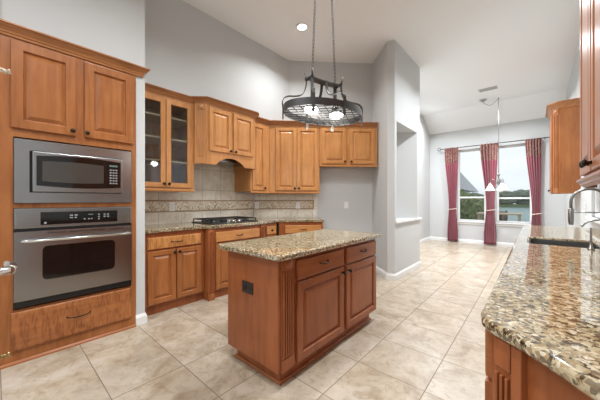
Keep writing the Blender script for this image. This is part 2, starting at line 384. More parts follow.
def copy_tree(o, parent=None):
    c = o.copy(); COL.objects.link(c)
    if parent: c.parent = parent
    for ch in [x for x in bpy.data.objects if x.parent == o]: copy_tree(ch, c)
    return c

# ------------------------------------------------------------------ the room
ZC = 3.665
LX = -3.68                      # kitchen left wall
FL, FR, FB, FF = -3.9, .70, -2.2, 9.05
struct('floor', MB().box(FL, FR, FB, FF, -.1, 0), M['floor'])
cm = MB(); cm.box(FL, FR, FB, 8.2, ZC, ZC + .1)
cm.prism([(8.2, ZC), (9.05, 3.16), (9.05, 3.30), (8.2, ZC + .1)], FL, FR, 'x')
struct('ceiling', cm, M['ceil'])
# left wall: tower niche, wall over the tower, stub between tower and counter run
struct('wall_stub', MB().box(FL, -2.93, .91, .99, 0, ZC), M['wall'])
struct('wall_left', MB().box(FL, -2.93, 0, .91, 2.517, ZC), M['wall'])
struct('wall_near', MB().box(FL, -2.89, FB, 0, 0, ZC), M['wall'])
struct('wall_outer', MB().box(FL, -3.62, 0, .91, 0, 2.517), M['wall'])
k1 = 6.643
struct('wall_kitchen', MB().prism([(LX, .99), (LX, LX + k1), (FL, FL + k1 + .35), (FL, .99)], 0, ZC), M['wall'])
struct('wall_soffit', MB().prism([(LX, .99), (-3.24, .99), (-3.24, -3.24 + k1), (LX, LX + k1)], 2.505, ZC), M['wall'])
D = (-1.605, 5.19)
wp = MB()
wp.prism([(LX, LX + k1), (-1.605, -1.605 + k1), D, (LX - .1, LX - .1 + 6.80)], 0, ZC)
struct('wall_diagonal', wp, M['wall'])
A, B, C_ = (-2.187, 4.456), (-1.712, 3.99), (-1.605, 4.005)
E0 = (-1.605, -1.605 + k1)
wq = MB(); wq.prism([A, B, C_, E0], 0, .895); wq.prism([A, B, C_, E0], 2.44, ZC)
wq.prism([A, B, C_, (-1.605, 4.085), (-2.10, 4.543)], .895, 2.44)
struct('wall_pier', wq, M['wall'])
struct('trim_1', MB().prism([(-1.59, 4.03), (-1.575, 4.03), (-1.575, 5.21), (-1.605, 5.21), (-1.61, 5.03), (-2.09, 4.55), (-1.61, 4.09)], .865, .90, bev=.006), M['white'])
wd = MB(); wd.box(-2.55, -2.45, 4.40, 8.9, 0, ZC); struct('wall_dining', wd, M['wall'])
# back wall with two window openings
WIN = [(-1.70, -1.02), (-.78, -.06)]; WZ0, WZ1 = .62, 2.66; WY = 8.9
bw = MB()
bw.box(FL, FR, WY, WY + .14, 0, WZ0); bw.box(FL, FR, WY, WY + .14, WZ1, 3.30)
for a, b in ((FL, WIN[0][0]), (WIN[0][1], WIN[1][0]), (WIN[1][1], FR)): bw.box(a, b, WY, WY + .14, WZ0, WZ1)
struct('wall_back', bw, M['wall'])
# right wall with the window over the sink
RX = .52; SY0, SY1, SZ0, SZ1 = 2.5, 4.85, 1.02, 2.30
rw = MB()
rw.box(RX, FR, FB, SY0, 0, ZC); rw.box(RX, FR, SY1, WY, 0, ZC)
rw.box(RX, FR, SY0, SY1, 0, SZ0); rw.box(RX, FR, SY0, SY1, SZ1, ZC)
struct('wall_right', rw, M['wall'])

def base_prof(h=.10): return [(0, 0), (.016, 0), (.016, h * .72), (.009, h * .88), (.004, h), (0, h)]
def baseboard(name, path): struct(name, MB().sweep(base_prof(), path), M['white'])
baseboard('baseboard_pier', [A, B, C_, D])
baseboard('baseboard_stub', [(-2.93, .905), (-2.93, .99), (-3.05, .99)])
baseboard('baseboard_dining', [(-2.45, 5.2), (-2.45, WY)][::-1] and [(-2.45, 8.9), (-2.45, 4.45)][::-1])
baseboard('baseboard_back', [(-2.45, WY), (RX, WY)])
baseboard('baseboard_right', [(RX, WY), (RX, 4.45)])
baseboard('baseboard_diagonal', [(-2.80, -2.80 + k1), A])

def window(n, x0, x1, z0, z1, y, rail):
    fr = MB(); w = .045
    for a, b, c, d in ((x0, x1, z0, z0 + w), (x0, x1, z1 - w, z1), (x0, x0 + w, z0 + w, z1 - w), (x1 - w, x1, z0 + w, z1 - w)): fr.box(a, b, y + .05, y + .11, c, d, .004)
    if rail: fr.box(x0 + w, x1 - w, y + .045, y + .10, rail, rail + .045, .004)
    o = struct('window_%d' % n, fr, M['white'])
    g = MB().box(x0 + w, x1 - w, y + .078, y + .082, z0 + w, z1 - w).build('pane', M['glass'], o)
    s = MB().box(x0 - .04, x1 + .04, y - .045, y + .05, z0 - .03, z0 + .0, .006); s.box(x0 - .03, x1 + .03, y - .014, y - .001, z0 - .09, z0 - .03, .003)
    s.build('window_sill', M['white'], o)
    return o
window(1, WIN[0][0], WIN[0][1], WZ0, WZ1, WY, 1.275)
window(2, WIN[1][0], WIN[1][1], WZ0, WZ1, WY, 1.25)
def sink_window():
    fr = MB(); w = .05; x = RX + .03
    for a, b, c, d in ((SY0, SY1, SZ0, SZ0 + w), (SY0, SY1, SZ1 - w, SZ1), (SY0, SY0 + w, SZ0 + w, SZ1 - w), (SY1 - w, SY1, SZ0 + w, SZ1 - w), (3.65, 3.70, SZ0 + w, SZ1 - w)): fr.box(x, x + .06, a, b, c, d, .004)
    o = struct('window_3', fr, M['white'])
    MB().box(x + .03, x + .034, SY0 + w, SY1 - w, SZ0 + w, SZ1 - w).build('pane', M['glass'], o)
    MB().box(RX - .05, RX + .03, SY0 - .05, SY1 + .05, SZ0 - .035, SZ0, .006).build('window_sill', M['white'], o)
sink_window()

# recessed ceiling light: only the one in view; added fill lights have no fixture
def can_light(x, y, label):
    r = empty('recessed_light', (x, y, ZC), label, 'ceiling light', group='recessed ceiling lights')
    MB().lathe([(.095, 0), (.095, -.006), (.072, -.010), (.068, 0)], n=32).build('trim_ring', M['white'], r)
    MB().lathe([(.060, -.004), (.054, -.007), (.0, -.009)][:2] + [(.01, -.009)], n=32).build('lens', M['can'], r)
can_light(CAN_AND_FILL[0][0], CAN_AND_FILL[0][1], 'lit round recessed ceiling light above the range hood side of the kitchen')

# ------------------------------------------------------------------ cabinet parts (local: x along the run, -y out of the face, z up)
def crown(path, z0, hgt=.068, out=.07):
    k = out / .07; h = hgt / .09
    pr = [(0, 0), (.010 * k, 0), (.012 * k, .016 * h), (.020 * k, .022 * h), (.024 * k, .034 * h), (.046 * k, .058 * h), (.056 * k, .066 * h), (.058 * k, .074 * h), (.07 * k, .078 * h), (.07 * k, .09 * h), (0, .09 * h)]
    return MB().sweep([(o, z0 + z) for o, z in pr], path)
T_ = .021
def door(par, x0, x1, z0, z1, m=None, fr=.056, name='door'):
    y = -T_
    w = MB().rings(x0, x1, z0, z1, [(0, -.001), (0, y + .004), (.002, y + .001), (.006, y), (fr - .007, y), (fr - .004, y + .004), (fr, y + .016), (fr + .006, y + .017), (fr + .030, y + .004), (fr + .034, y + .002)])
    return w.build(name, m or M['wood'], par)
def drawer(par, x0, x1, z0, z1, m=None):
    y = -T_
    w = MB().rings(x0, x1, z0, z1, [(0, -.001), (0, y + .006), (.003, y + .002), (.010, y)])
    return w.build('drawer', m or M['woodx'], par)
def knob(par, x, z, y=-T_):
    MB().lathe([(.009, 0), (.007, -.012), (.015, -.018), (.0185, -.025), (.014, -.032), (.004, -.034)], (x, y, z), 'y', 12).build('knob', M['bronze'], par)
def pull(par, x, z, y=-T_, w=.05):
    n = 11; pts = [(x + w * math.cos(PI * (1 - i / (n - 1))), y - .002 - .024 * math.sin(PI * i / (n - 1)) ** .8, z + .004 - .010 * math.sin(PI * i / (n - 1))) for i in range(n)]
    rr = [.007, .0045, .004, .0045, .0055, .0065, .0055, .0045, .004, .0045, .007]
    MB().tube(pts, rr, 8).build('handle', M['bronze'], par)
def body(par, w, z0, z1, depth, toe=0, m=None, name='body', x0=0):
    b = MB().box(x0, w, 0, depth, z0, z1, .0015)
    if toe: b.box(x0 + .002, w - .002, toe, depth, 0, z0)
    return b.build(name, m or M['wood'], par)
def pilaster(par, x0, x1, z0, z1, nfl=3, m=None, y=0, th=.012, rz=0, loc=None, ros=True):
    p = MB(); p.box(x0, x1, y - th, y + .002, z0, z1, .0015)
    w = (x1 - x0); fw_ = w * .80 / (2 * nfl + 1)
    for i in range(nfl + 1):
        a = x0 + w * .10 + fw_ * 2 * i; p.box(a, a + fw_, y - th - .010, y - th + .002, z0 + .09, z1 - .09, .002)
    p.box(x0, x1, y - th - .008, y - th + .001, z0, z0 + .075, .003)
    p.box(x0, x1, y - th - .008, y - th + .001, z1 - .075, z1, .003)
    if ros: p.lathe([(w * .34, y - th - .006), (w * .30, y - th - .013), (w * .12, y - th - .010), (w * .06, y - th - .014)], ((x0 + x1) / 2, 0, z1 - .037), 'y', 16)
    return p.build('pilaster', m or M['wood'], par, loc, (0, 0, rz) if rz else None)
R90, R45 = PI / 2, PI / 4

# ---- oven tower (face x=-2.92, y 0 .. .905)
TX = -2.92
tw = empty('oven_tower', (TX, 0.0, 0), 'tall brown wood cabinet that holds the wall oven and microwave, left edge of the kitchen', 'cabinet', R90)
b = MB(); d = .62
b.box(.001, .905, .001, d, 0, .40); b.box(.001, .905, .001, d, 1.70, 2.515)
b.box(.001, .09, 0, d, .40, 1.70); b.box(.865, .905, 0, d, .40, 1.70); b.box(.09, .865, 0, d, 1.165, 1.20); b.box(.09, .865, d - .02, d, .4, 1.7)
b.build('body', M['tower'], tw)
MB().sweep([(0, 0), (.022, 0), (.020, .012), (.008, .022), (0, .022)], [(.002, 0), (.905, 0)]).build('shoe_moulding', M['redwoodx'], tw)
crown([(0.002, 0), (.955, 0), (.955, .06)], 2.435, .082, .06).build('crown_moulding', M['trimwood'], tw)
d1 = door(tw, .078, .450, 1.762, 2.415, M['tower'], .07); knob(d1, .428, 1.80)
d2 = door(tw, .508, .880, 1.762, 2.415, M['tower'], .07); knob(d2, .524, 1.80)
d3 = MB().rings(.078, .865, .10, .385, [(0, -.001), (0, -T_ + .006), (.004, -T_ + .002), (.012, -T_)]).build('drawer', M['figdark'], tw)
pull(d3, .47, .255, w=.075)

# ---- wall oven
ov = empty('wall_oven', (TX, 0, 0), 'stainless steel wall oven with black window below the microwave', 'oven', R90)
OX0, OX1 = .092, .863
MB().box(.12, .84, .002, .55, .44, 1.15).build('body', M['black'], ov)
cp = MB(); cp.box(OX0, OX1, -.026, .0, 1.005, 1.163, .010, 3)
cp = cp.build('control_panel', M['steel'], ov)
MB().box(.235, .745, -.029, -.0265, 1.030, 1.130, .0012).build('display_strip', M['blackglass'], cp)
for i, (a, b_, z) in enumerate([(.41, .43, 1.095), (.44, .46, 1.095), (.41, .43, 1.075), (.44, .455, 1.075), (.50, .512, 1.06), (.53, .542, 1.06), (.55, .56, 1.06), (.60, .612, 1.095), (.60, .612, 1.075), (.60, .612, 1.055), (.64, .655, 1.095), (.665, .68, 1.095), (.64, .655, 1.075), (.665, .68, 1.075)]):
    MB().box(a, b_, -.0296, -.029, z, z + .009).build('touch_key', M['grey_text'], cp)
MB().box(.53, .565, -.0296, -.029, 1.098, 1.106).build('clock_display', M['cyan_text'], cp)
MB().lathe([(.008, -.0296), (.007, -.0298)], (.262, 0, 1.045), 'y', 16).build('round_badge', M['grey_text'], cp)
dr = MB()
# door: slab with a shallow window recess, top vent lip
dr.prism([(OX0, .465), (OX1, .465), (OX1, .985), (OX0, .985)], -.032, -.001, 'y')
dr = dr.build('oven_door', M['steel'], ov)
def rrect(x0, x1, z0, z1, r, n=5):
    o = []
    for cx, cz, a0 in ((x1 - r, z1 - r, 0), (x0 + r, z1 - r, PI / 2), (x0 + r, z0 + r, PI), (x1 - r, z0 + r, 1.5 * PI)):
        for i in range(n + 1): a = a0 + PI / 2 * i / n; o.append((cx + r * math.cos(a), cz + r * math.sin(a)))
    return o
MB().prism(rrect(.245, .725, .60, .865, .035), -.0345, -.032, 'y').build('oven_window', M['blackglass'], dr)
vent = MB()
for i in range(4): vent.box(.27 + i * .135, .385 + i * .135, -.034, -.032, .962, .968)
vent.build('vent_slot', M['black'], dr)
hd = MB(); pts = [(.135, -.034, .915)] + [(.135, -.065, .915)] + [(.16 + i * .0655, -.075 - .012 * math.sin(PI * i / 10), .915) for i in range(11)] + [(.84, -.065, .915), (.84, -.034, .915)]
hd.tube(pts, .011, 10); hd.build('handle', M['chrome'], dr)
kp = MB().box(OX0, OX1, -.020, 0, .415, .462, .002); kp.build('kick_vent', M['black'], ov)
MB().box(OX0, OX1, -.014, 0, .984, 1.006).build('gap_strip', M['black'], ov)

# ---- microwave
mw = empty('microwave', (TX, 0, 0), 'stainless steel built-in microwave with trim frame above the oven', 'microwave', R90)
MB().box(.17, .79, .002, .45, 1.23, 1.66).build('body', M['black'], mw)
MB().rings(OX0, OX1, 1.200, 1.687, [(0, 0), (0, -.018), (.003, -.022), (.082, -.022), (.086, -.018), (.086, 0)], cap=False, loop=True).build('trim_frame', M['steel'], mw)
md = MB().box(.190, .785, -.030, -.004, 1.288, 1.600, .005, 2).build('door', M['steel'], mw)
# black oval-cornered face with curved top and bottom edges
def lens_poly(x0, x1, z0, z1, bow, n=12):
    return [(x0 + (x1 - x0) * i / n, z0 - bow * math.sin(PI * i / n)) for i in range(n + 1)] + [(x1 - (x1 - x0) * i / n, z1 + bow * math.sin(PI * i / n)) for i in range(n + 1)]
MB().prism(lens_poly(.212, .770, 1.338, 1.568, .016), -.033, -.030, 'y').build('glass_face', M['blackglass'], md)
M['mwwin'] = mat('grey_microwave_window', srgb(66, 62, 58), .12)
MB().prism(lens_poly(.245, .640, 1.372, 1.528, .008), -.0345, -.033, 'y').build('microwave_window', M['mwwin'], md)
for r_ in range(6):
    for c_ in range(3): MB().box(.685 + c_ * .022, .699 + c_ * .022, -.0338, -.0328, 1.37 + r_ * .024, 1.381 + r_ * .024).build('touch_key', M['grey_text'], md)
MB().box(.682, .745, -.0338, -.0328, 1.525, 1.540).build('clock_display', M['cyan_text'], md)
MB().box(.69, .77, -.036, -.030, 1.296, 1.318, .002).build('release_button', M['steel'], md)

# ---- glass fronted wall cabinet (face x=-3.26, y 1.0 .. 1.67)
UX = -3.26; UD = .415
gc = empty('glass_door_cabinet', (UX, .992, 1.36), 'glass-fronted wall cabinet with two doors and wooden shelves, left of the range hood', 'cabinet', R90)
w = .675; h = 1.06
b = MB(); b.box(0, .02, 0, UD, 0, h); b.box(w - .03, w, 0, UD, 0, h); b.box(.02, w - .03, 0, UD, 0, .03); b.box(0, w, 0, UD, h, h + .03); b.box(.02, w - .03, 0, UD, h - .04, h); b.box(.02, w - .03, UD - .012, UD, .03, h - .04)
b.box(.02, w - .03, 0, .02, h - .06, h - .04)
b.build('body', M['wood'], gc)
for zz in (.315, .58, .835): MB().box(.022, w - .032, .004, UD - .013, zz, zz + .02, .002).build('shelf', M['edge'], gc)
MB().sweep([(0, 0), (.014, 0), (.014, -.02), (.006, -.035), (0, -.035)], [(0, 0), (w, 0)]).build('light_rail', M['woodx'], gc)
crown([(0, 0), (w, 0)], h + .025, .066, .055).build('crown_moulding', M['trimwood'], gc)
for x0, x1, kx in ((.015, .325, .300), (.332, .642, .357)):
    dd = MB().rings(x0, x1, .012, h - .008, [(0, -.001), (0, -T_ + .004), (.005, -T_), (.052, -T_), (.057, -T_ + .006), (.057, -.001)], cap=False, loop=True).build('door', M['wood'], gc)
    MB().box(x0 + .055, x1 - .055, -.010, -.006, .067, h - .065).build('glass_pane', M['cabglass'], dd)
    knob(dd, kx, .055)

# ---- hood cabinet (face x=-3.15, y 1.67 .. 2.57)
HX = -3.125
hc = empty('hood_cabinet', (HX, 1.668, 1.685), 'projecting two-door wall cabinet with arched valance over the cooktop', 'cabinet', R90)
w = .925; ch = .105; hd_ = .54; zt = .765; c2 = .05
b = MB()
b.prism([(0, ch), (ch, 0), (w - c2, 0), (w, c2), (w, hd_ * .3), (w - .02, hd_ * .3), (w - .02, hd_), (0, hd_)], .15, zt)
for s_ in (0, 1):                                   # side walls below the box
    q = [(0, ch), (ch - .001, .001), (ch - .001, .03), (.02, ch + .02), (.02, hd_), (0, hd_)]
    if s_: q = [(w, c2), (w - c2 + .001, .001), (w - c2 + .001, .03), (w - .045, c2 + .01), (w - .045, hd_), (w - .022, hd_), (w - .022, .14), (w, .14)]
    b.prism(q, 0, .15)
arc = [(ch, .15), (ch, 0), (.235, 0)] + [(.235 + .46 * (i / 14), .105 * math.sin(PI * min(1, max(0, (i) / 14))) ** .75) for i in range(15)] + [(w - c2, 0), (w - c2, .15)]
b.prism(arc, .0, .022, 'y')
b.build('body', M['wood'], hc)
MB().box(.03, w - .03, .12, hd_ - .02, .07, .13).build('vent_insert', M['steel'], hc)
crown([(0, ch + .01), (0, ch), (ch, 0), (w - c2, 0), (w, c2), (w, ch + .01)], zt, .066, .06).build('crown_moulding', M['trimwood'], hc)
L2 = math.hypot(ch, ch)
pilaster(hc, .018, L2 - .018, .0, zt - .005, 3, M['wood'], 0, .004, -R45, (0, ch, 0))
a = door(hc, .130, .462, .17, .725); knob(a, .438, .20)
a = door(hc, .495, .835, .17, .725); knob(a, .520, .20)

# ---- narrow wall cabinet at the inside corner (y 2.575 .. 2.93)
nc = empty('narrow_wall_cabinet', (UX, 2.572, 1.36), 'narrow single-door wall cabinet between range hood and corner', 'cabinet', R90)
w = .383; h = 1.06
body(nc, w, 0, h + .03, UD)
crown([(0, 0), (w, 0)], h + .025, .066, .055).build('crown_moulding', M['trimwood'], nc)
MB().sweep([(0, 0), (.012, 0), (.012, -.02), (.004, -.03), (0, -.03)], [(0, 0), (w + .02, 0)]).build('light_rail', M['woodx'], nc)
a = door(nc, .025, .285, .02, 1.045); knob(a, .262, .055)

# ---- diagonal wall cabinets (s along 45 degrees from the bend)
BX, BY = UX, 2.955; c45 = math.cos(R45)
def on45(s, off=0): return (BX + c45 * s + c45 * off, BY + c45 * s - c45 * off)
UD5 = .26
p = on45(0.0)
dc = empty('corner_wall_cabinet', (p[0], p[1], 1.36), 'tall two-door wall cabinet on the diagonal wall, left of the fridge space', 'cabinet', R45)
body(dc, .822, 0, h + .03, UD5, x0=.001)
crown([(0, 0), (.824, 0)], h + .025, .066, .055).build('crown_moulding', M['trimwood'], dc)
MB().sweep([(0, 0), (.012, 0), (.012, -.02), (.004, -.03), (0, -.03)], [(0, 0), (.822, 0)]).build('light_rail', M['woodx'], dc)
a = door(dc, .105, .440, .02, 1.045); knob(a, .415, .055)
a = door(dc, .455, .790, .02, 1.045); knob(a, .480, .055)
p = on45(.826)
fc = empty('fridge_wall_cabinet', (p[0], p[1], 1.80), 'short two-door wall cabinet above the empty fridge space', 'cabinet', R45)
w = .975; h5 = .62
body(fc, w, 0, h5 + .03, UD5)
crown([(0, 0), (w, 0)], h5 + .025, .066, .055).build('crown_moulding', M['trimwood'], fc)
a = door(fc, .035, .440, .025, .610); knob(a, .415, .060)
a = door(fc, .500, .920, .025, .610); knob(a, .525, .060)
MB().sweep([(0, 0), (.010, 0), (.010, -.015), (.004, -.022), (0, -.022)], [(0, 0), (w, 0)]).build('light_rail', M['woodx'], fc)

# ---- base cabinets on the left run
CT = .875
def base_cab(name, loc, rz, w, depth, label, m, group=None):
    r = empty(name, loc, label, 'cabinet', rz, group)
    b = MB(); b.box(0, w, 0, depth, .10, CT, .0015); b.box(.0, w, .030, depth, 0, .10); b.build('body', m, r)
    return r
bc = base_cab('base_cabinet', (-3.05, .992, 0), R90, .70, .625, 'base cabinet with one wide drawer over two doors, beside the white wall end', M['redwood'])
q = MB().rings(.06, .655, .700, .825, [(0, -.001), (0, -T_ + .006), (.003, -T_ + .002), (.010, -T_)]).build('drawer', M['fig'], bc); pull(q, .36, .765, w=.06)
a = door(bc, .06, .352, .115, .680, M['tower']); knob(a, .330, .645)
a = door(bc, .363, .655, .115, .680, M['tower']); knob(a, .385, .645)
cb_ = base_cab('cooktop_cabinet', (-2.98, 1.70, 0), R90, .90, .695, 'projecting base cabinet with fluted posts under the black cooktop', M['redwood'])
pilaster(cb_, .0, .085, .0, CT - .002, 3, M['redwood'], 0, .012)
pilaster(cb_, .82, .898, .0, CT - .002, 3, M['redwood'], 0, .012)
q = drawer(cb_, .105, .80, .700, .825); pull(q, .45, .765)
a = door(cb_, .105, .44, .115, .680, M['tower']); knob(a, .418, .645)
a = door(cb_, .46, .80, .115, .680, M['tower']); knob(a, .482, .645)
sc_ = base_cab('small_base_cabinet', (-3.05, 2.605, 0), R90, .31, .62, 'small base cabinet with one narrow drawer right of the cooktop', M['redwood'])
q = drawer(sc_, .09, .29, .700, .825); knob(q, .19, .765)
a = door(sc_, .09, .29, .115, .680, M['tower'], .045); knob(a, .27, .645)
BBX, BBY = -3.05, 2.95
dg = base_cab('corner_base_cabinet', (BBX + .006, BBY - .006 + .015, 0), R45, .70, .40, 'base cabinet with wide drawer on the diagonal wall, beside the fridge space', M['redwood'])
q = drawer(dg, .10, .67, .700, .825); pull(q, .385, .765)
a = door(dg, .10, .38, .115, .680, M['tower']); knob(a, .36, .645)
a = door(dg, .39, .67, .115, .680, M['tower']); knob(a, .41, .645)

# worktop of the perimeter run: one slab
e45 = lambda s, off: (BBX + c45 * s + c45 * off, BBY + c45 * s - c45 * off)
fo = .03
ctp = [(LX + .005, .993), (-3.02, .993), (-3.02, 1.665), (-2.945, 1.69), (-2.945, 2.615), (-3.02, 2.64), (-3.02, 2.950), e45(.725, fo), e45(.725, -.405), (LX + .005, LX + .005 + k1 - .005)]
tag(MB().prism(ctp, CT + .001, .915, bev=.008).build('granite_worktop', M['granite']), 'speckled tan granite worktop along the left and diagonal walls under the cooktop', 'worktop')

# backsplash
bs = empty('tile_backsplash', (LX + .001, .995, 0), 'beige stone tile backsplash with a relief border strip along the kitchen wall', 'backsplash', R90)
Lw = LX + k1 - .995 - .012
b = MB(); b.box(0, Lw, -.010, 0, .9155, 1.325); b.box(.68, 1.575, -.010, 0, 1.325, 1.76)
b.build('tile_panel', M['splash'], bs)
MB().box(.0, Lw, -.016, -.0101, 1.085, 1.205).build('border_strip', M['mosaic'], bs)
b = MB()
for zz in (1.065, 1.205): b.box(0, Lw, -.020, -.0101, zz, zz + .02, .004)
b.build('border_edging', M['liner'], bs)
s45 = (LX + .012, LX + .012 + k1 - .002)
b5 = MB(); b5.box(0, 1.10, -.010, 0, .9155, 1.325)
o5 = empty('tile_backsplash', (s45[0], s45[1], 0), 'beige stone tile backsplash on the diagonal wall ending at the fridge space', 'backsplash', R45)
b5.build('tile_panel', M['splash'], o5)
MB().box(0, 1.02, -.016, -.0101, 1.085, 1.205).build('border_strip', M['mosaic'], o5)
b = MB()
for zz in (1.065, 1.205): b.box(0, 1.02, -.020, -.0101, zz, zz + .02, .004)
b.box(1.02, 1.04, -.020, -.0101, 1.065, 1.225, .004)
b.build('border_edging', M['liner'], o5)

# outlets
def outlet(loc, rz, label, dark=False, switch=False):
    r = empty('wall_outlet', loc, label, 'outlet', rz)
    MB().box(-.037, .037, -.006, 0, -.06, .06, .003, 2).build('cover_plate', M['darkplastic'] if dark else M['plate'], r)
    for dz in (-.022, .022): o = MB().prism(rrect(-.015, .015, dz - .015, dz + .015, .008, 3), -.0085, -.006, 'y').build('socket', M['black'] if dark else M['plate'], r)
    for dz in (-.022, .022):
        for dx in (-.006, .006): MB().box(dx - .001, dx + .001, -.0092, -.0084, dz - .002, dz + .006).build('slot', M['socket'], o)
outlet((LX + .022, 1.565, 1.135), R90, 'white outlet in the border strip, leftmost of the backsplash outlets')
def w45(x, off, z): return (x + off * c45, x + k1 - off * c45, z)
outlet(w45(-3.635, .024, 1.135), R45, 'white outlet in the border strip right of the cooktop near the corner')
outlet(w45(-3.13, .024, 1.135), R45, 'white outlet near the right end of the border strip')
outlet(w45(-2.525, .001, 1.135), R45, 'white outlet on the grey wall of the empty fridge space')
outlet((RX - .001, 5.35, 1.13), -R90, 'white outlet on the right wall beyond the sink window')

# ---- cooktop
ck = empty('gas_cooktop', (-3.31, 2.17, .9155), 'black gas cooktop with iron grates and chrome knobs set in the left worktop', 'cooktop', R90)
MB().box(-.38, .38, -.255, .255, 0, .012, .004, 2).build('cooktop_plate', M['black'], ck)
gp = MB()
def burner(x, y, r=.045):
    MB().lathe([(r, .012), (r, .022), (r * .75, .026), (r * .75, .034), (r * .2, .036)], (x, y, 0), 'z', 18).build('burner', M['iron'], ck)
for x, y in ((-.26, .12), (-.26, -.12), (.26, .12), (.26, -.13), (0, .08)): burner(x, y)
def grate(x0, x1, y0, y1):
    g = MB(); z = .050; t = .006
    for y in (y0, (y0 + y1) / 2, y1): g.box(x0, x1, y - t, y + t, z - t, z + t, .002)
    for x in (x0, x1): g.box(x - t, x + t, y0, y1, z - t, z + t, .002)
    for i in range(1, 4): x = x0 + (x1 - x0) * i / 4; g.box(x - t * .7, x + t * .7, y0, y1, z - t * .7, z + t, .001)
    for x in (x0, x1):
        for y in (y0, y1): g.box(x - t, x + t, y - t, y + t, .011, z)
    g.build('grate', M['black'], ck)
grate(-.36, -.135, -.22, .23); grate(-.12, .12, -.07, .23); grate(.135, .36, -.22, .23)
for i in range(5): MB().lathe([(.016, .012), (.016, .016), (.013, .02), (.012, .042), (.003, .043)], (-.09 + i * .045, -.175 + .02 * (i % 2), 0), 'z', 14).build('control_knob', M['chrome'], ck)

# ---- island
IX0, IX1, IY0, IY1 = -1.795, -1.235, 1.195, 2.575
IH = .845
il = empty('kitchen_island', ((IX0 + IX1) / 2, (IY0 + IY1) / 2, 0), 'red-brown wood kitchen island with drawers and doors on its right side', 'kitchen island')
def I(x, y): return (x - (IX0 + IX1) / 2, y - (IY0 + IY1) / 2)
x0, y0 = I(IX0, IY0); x1, y1 = I(IX1, IY1)
b = MB(); b.box(x0, x1, y0, y1, .108, IH, .002); b.box(x0 + .04, x1 - .045, y0 + .06, y1 - .045, 0, .108)
b.build('body', M['redwood'], il)
MB().sweep([(0, 0), (.016, 0), (.015, .010), (.007, .018), (0, .019)], [(x0 + .04, y1 - .045), (x0 + .04, y0 + .06), (x1 - .045, y0 + .06), (x1 - .045, y1 - .045), (x0 + .04, y1 - .045)]).build('shoe_moulding', M['redwoodx'], il)
MB().box(x1 - .022, x1 + .003, y0 - .005, y0 + .02, .108, IH - .001, .003).build('corner_post', M['redwood'], il)
side = bpy.data.objects.new('door_side', None); COL.objects.link(side); side.parent = il; side.location = (x1, y0, 0); side.rotation_euler = (0, 0, R90)
bpy.data.objects.remove(side)
def place(o):                                      # island parts built in face coordinates: turn the mesh itself
    Mx = Matrix.Translation((x1, y0, 0)) @ Matrix.Rotation(R90, 4, 'Z')
    o.data.transform(Mx)
    for c in o.children: c.data.transform(Mx)
pl = pilaster(il, .022, .140, .109, IH - .002, 4, M['redwood'], 0, .008); place(pl)
woodI, woodIx = M['redwood'], M['redwoodx']
for (a0, a1, kx) in ((.170, .752, .728), (.800, 1.365, .825)):
    q = drawer(il, a0, a1, .676, .812, wood('island_drawer_alder', srgb(128, 70, 37), srgb(153, 89, 50), srgb(170, 106, 66), 'y', .3)); pull(q, (a0 + a1) / 2, .752); place(q)
    q = door(il, a0, a1, .114, .658, M['redwood'], .06); knob(q, kx, .618); place(q)
tag(MB().prism(rrect(-1.865, -1.170, 1.140, 2.600, .04), IH + .001, IH + .038, bev=.010).build('island_worktop', M['granite']), 'speckled tan granite slab on the kitchen island', 'worktop')
r = empty('wall_outlet', (-1.545, IY0 - .001, .60), 'dark outlet on the end panel of the island', 'outlet')
MB().box(-.060, .060, -.006, 0, -.042, .042, .003, 2).build('cover_plate', M['darkplastic'], r)
for dx in (-.024, .024): MB().prism(rrect(dx - .017, dx + .017, -.015, .015, .008, 3), -.0085, -.006, 'y').build('socket', M['black'], r)

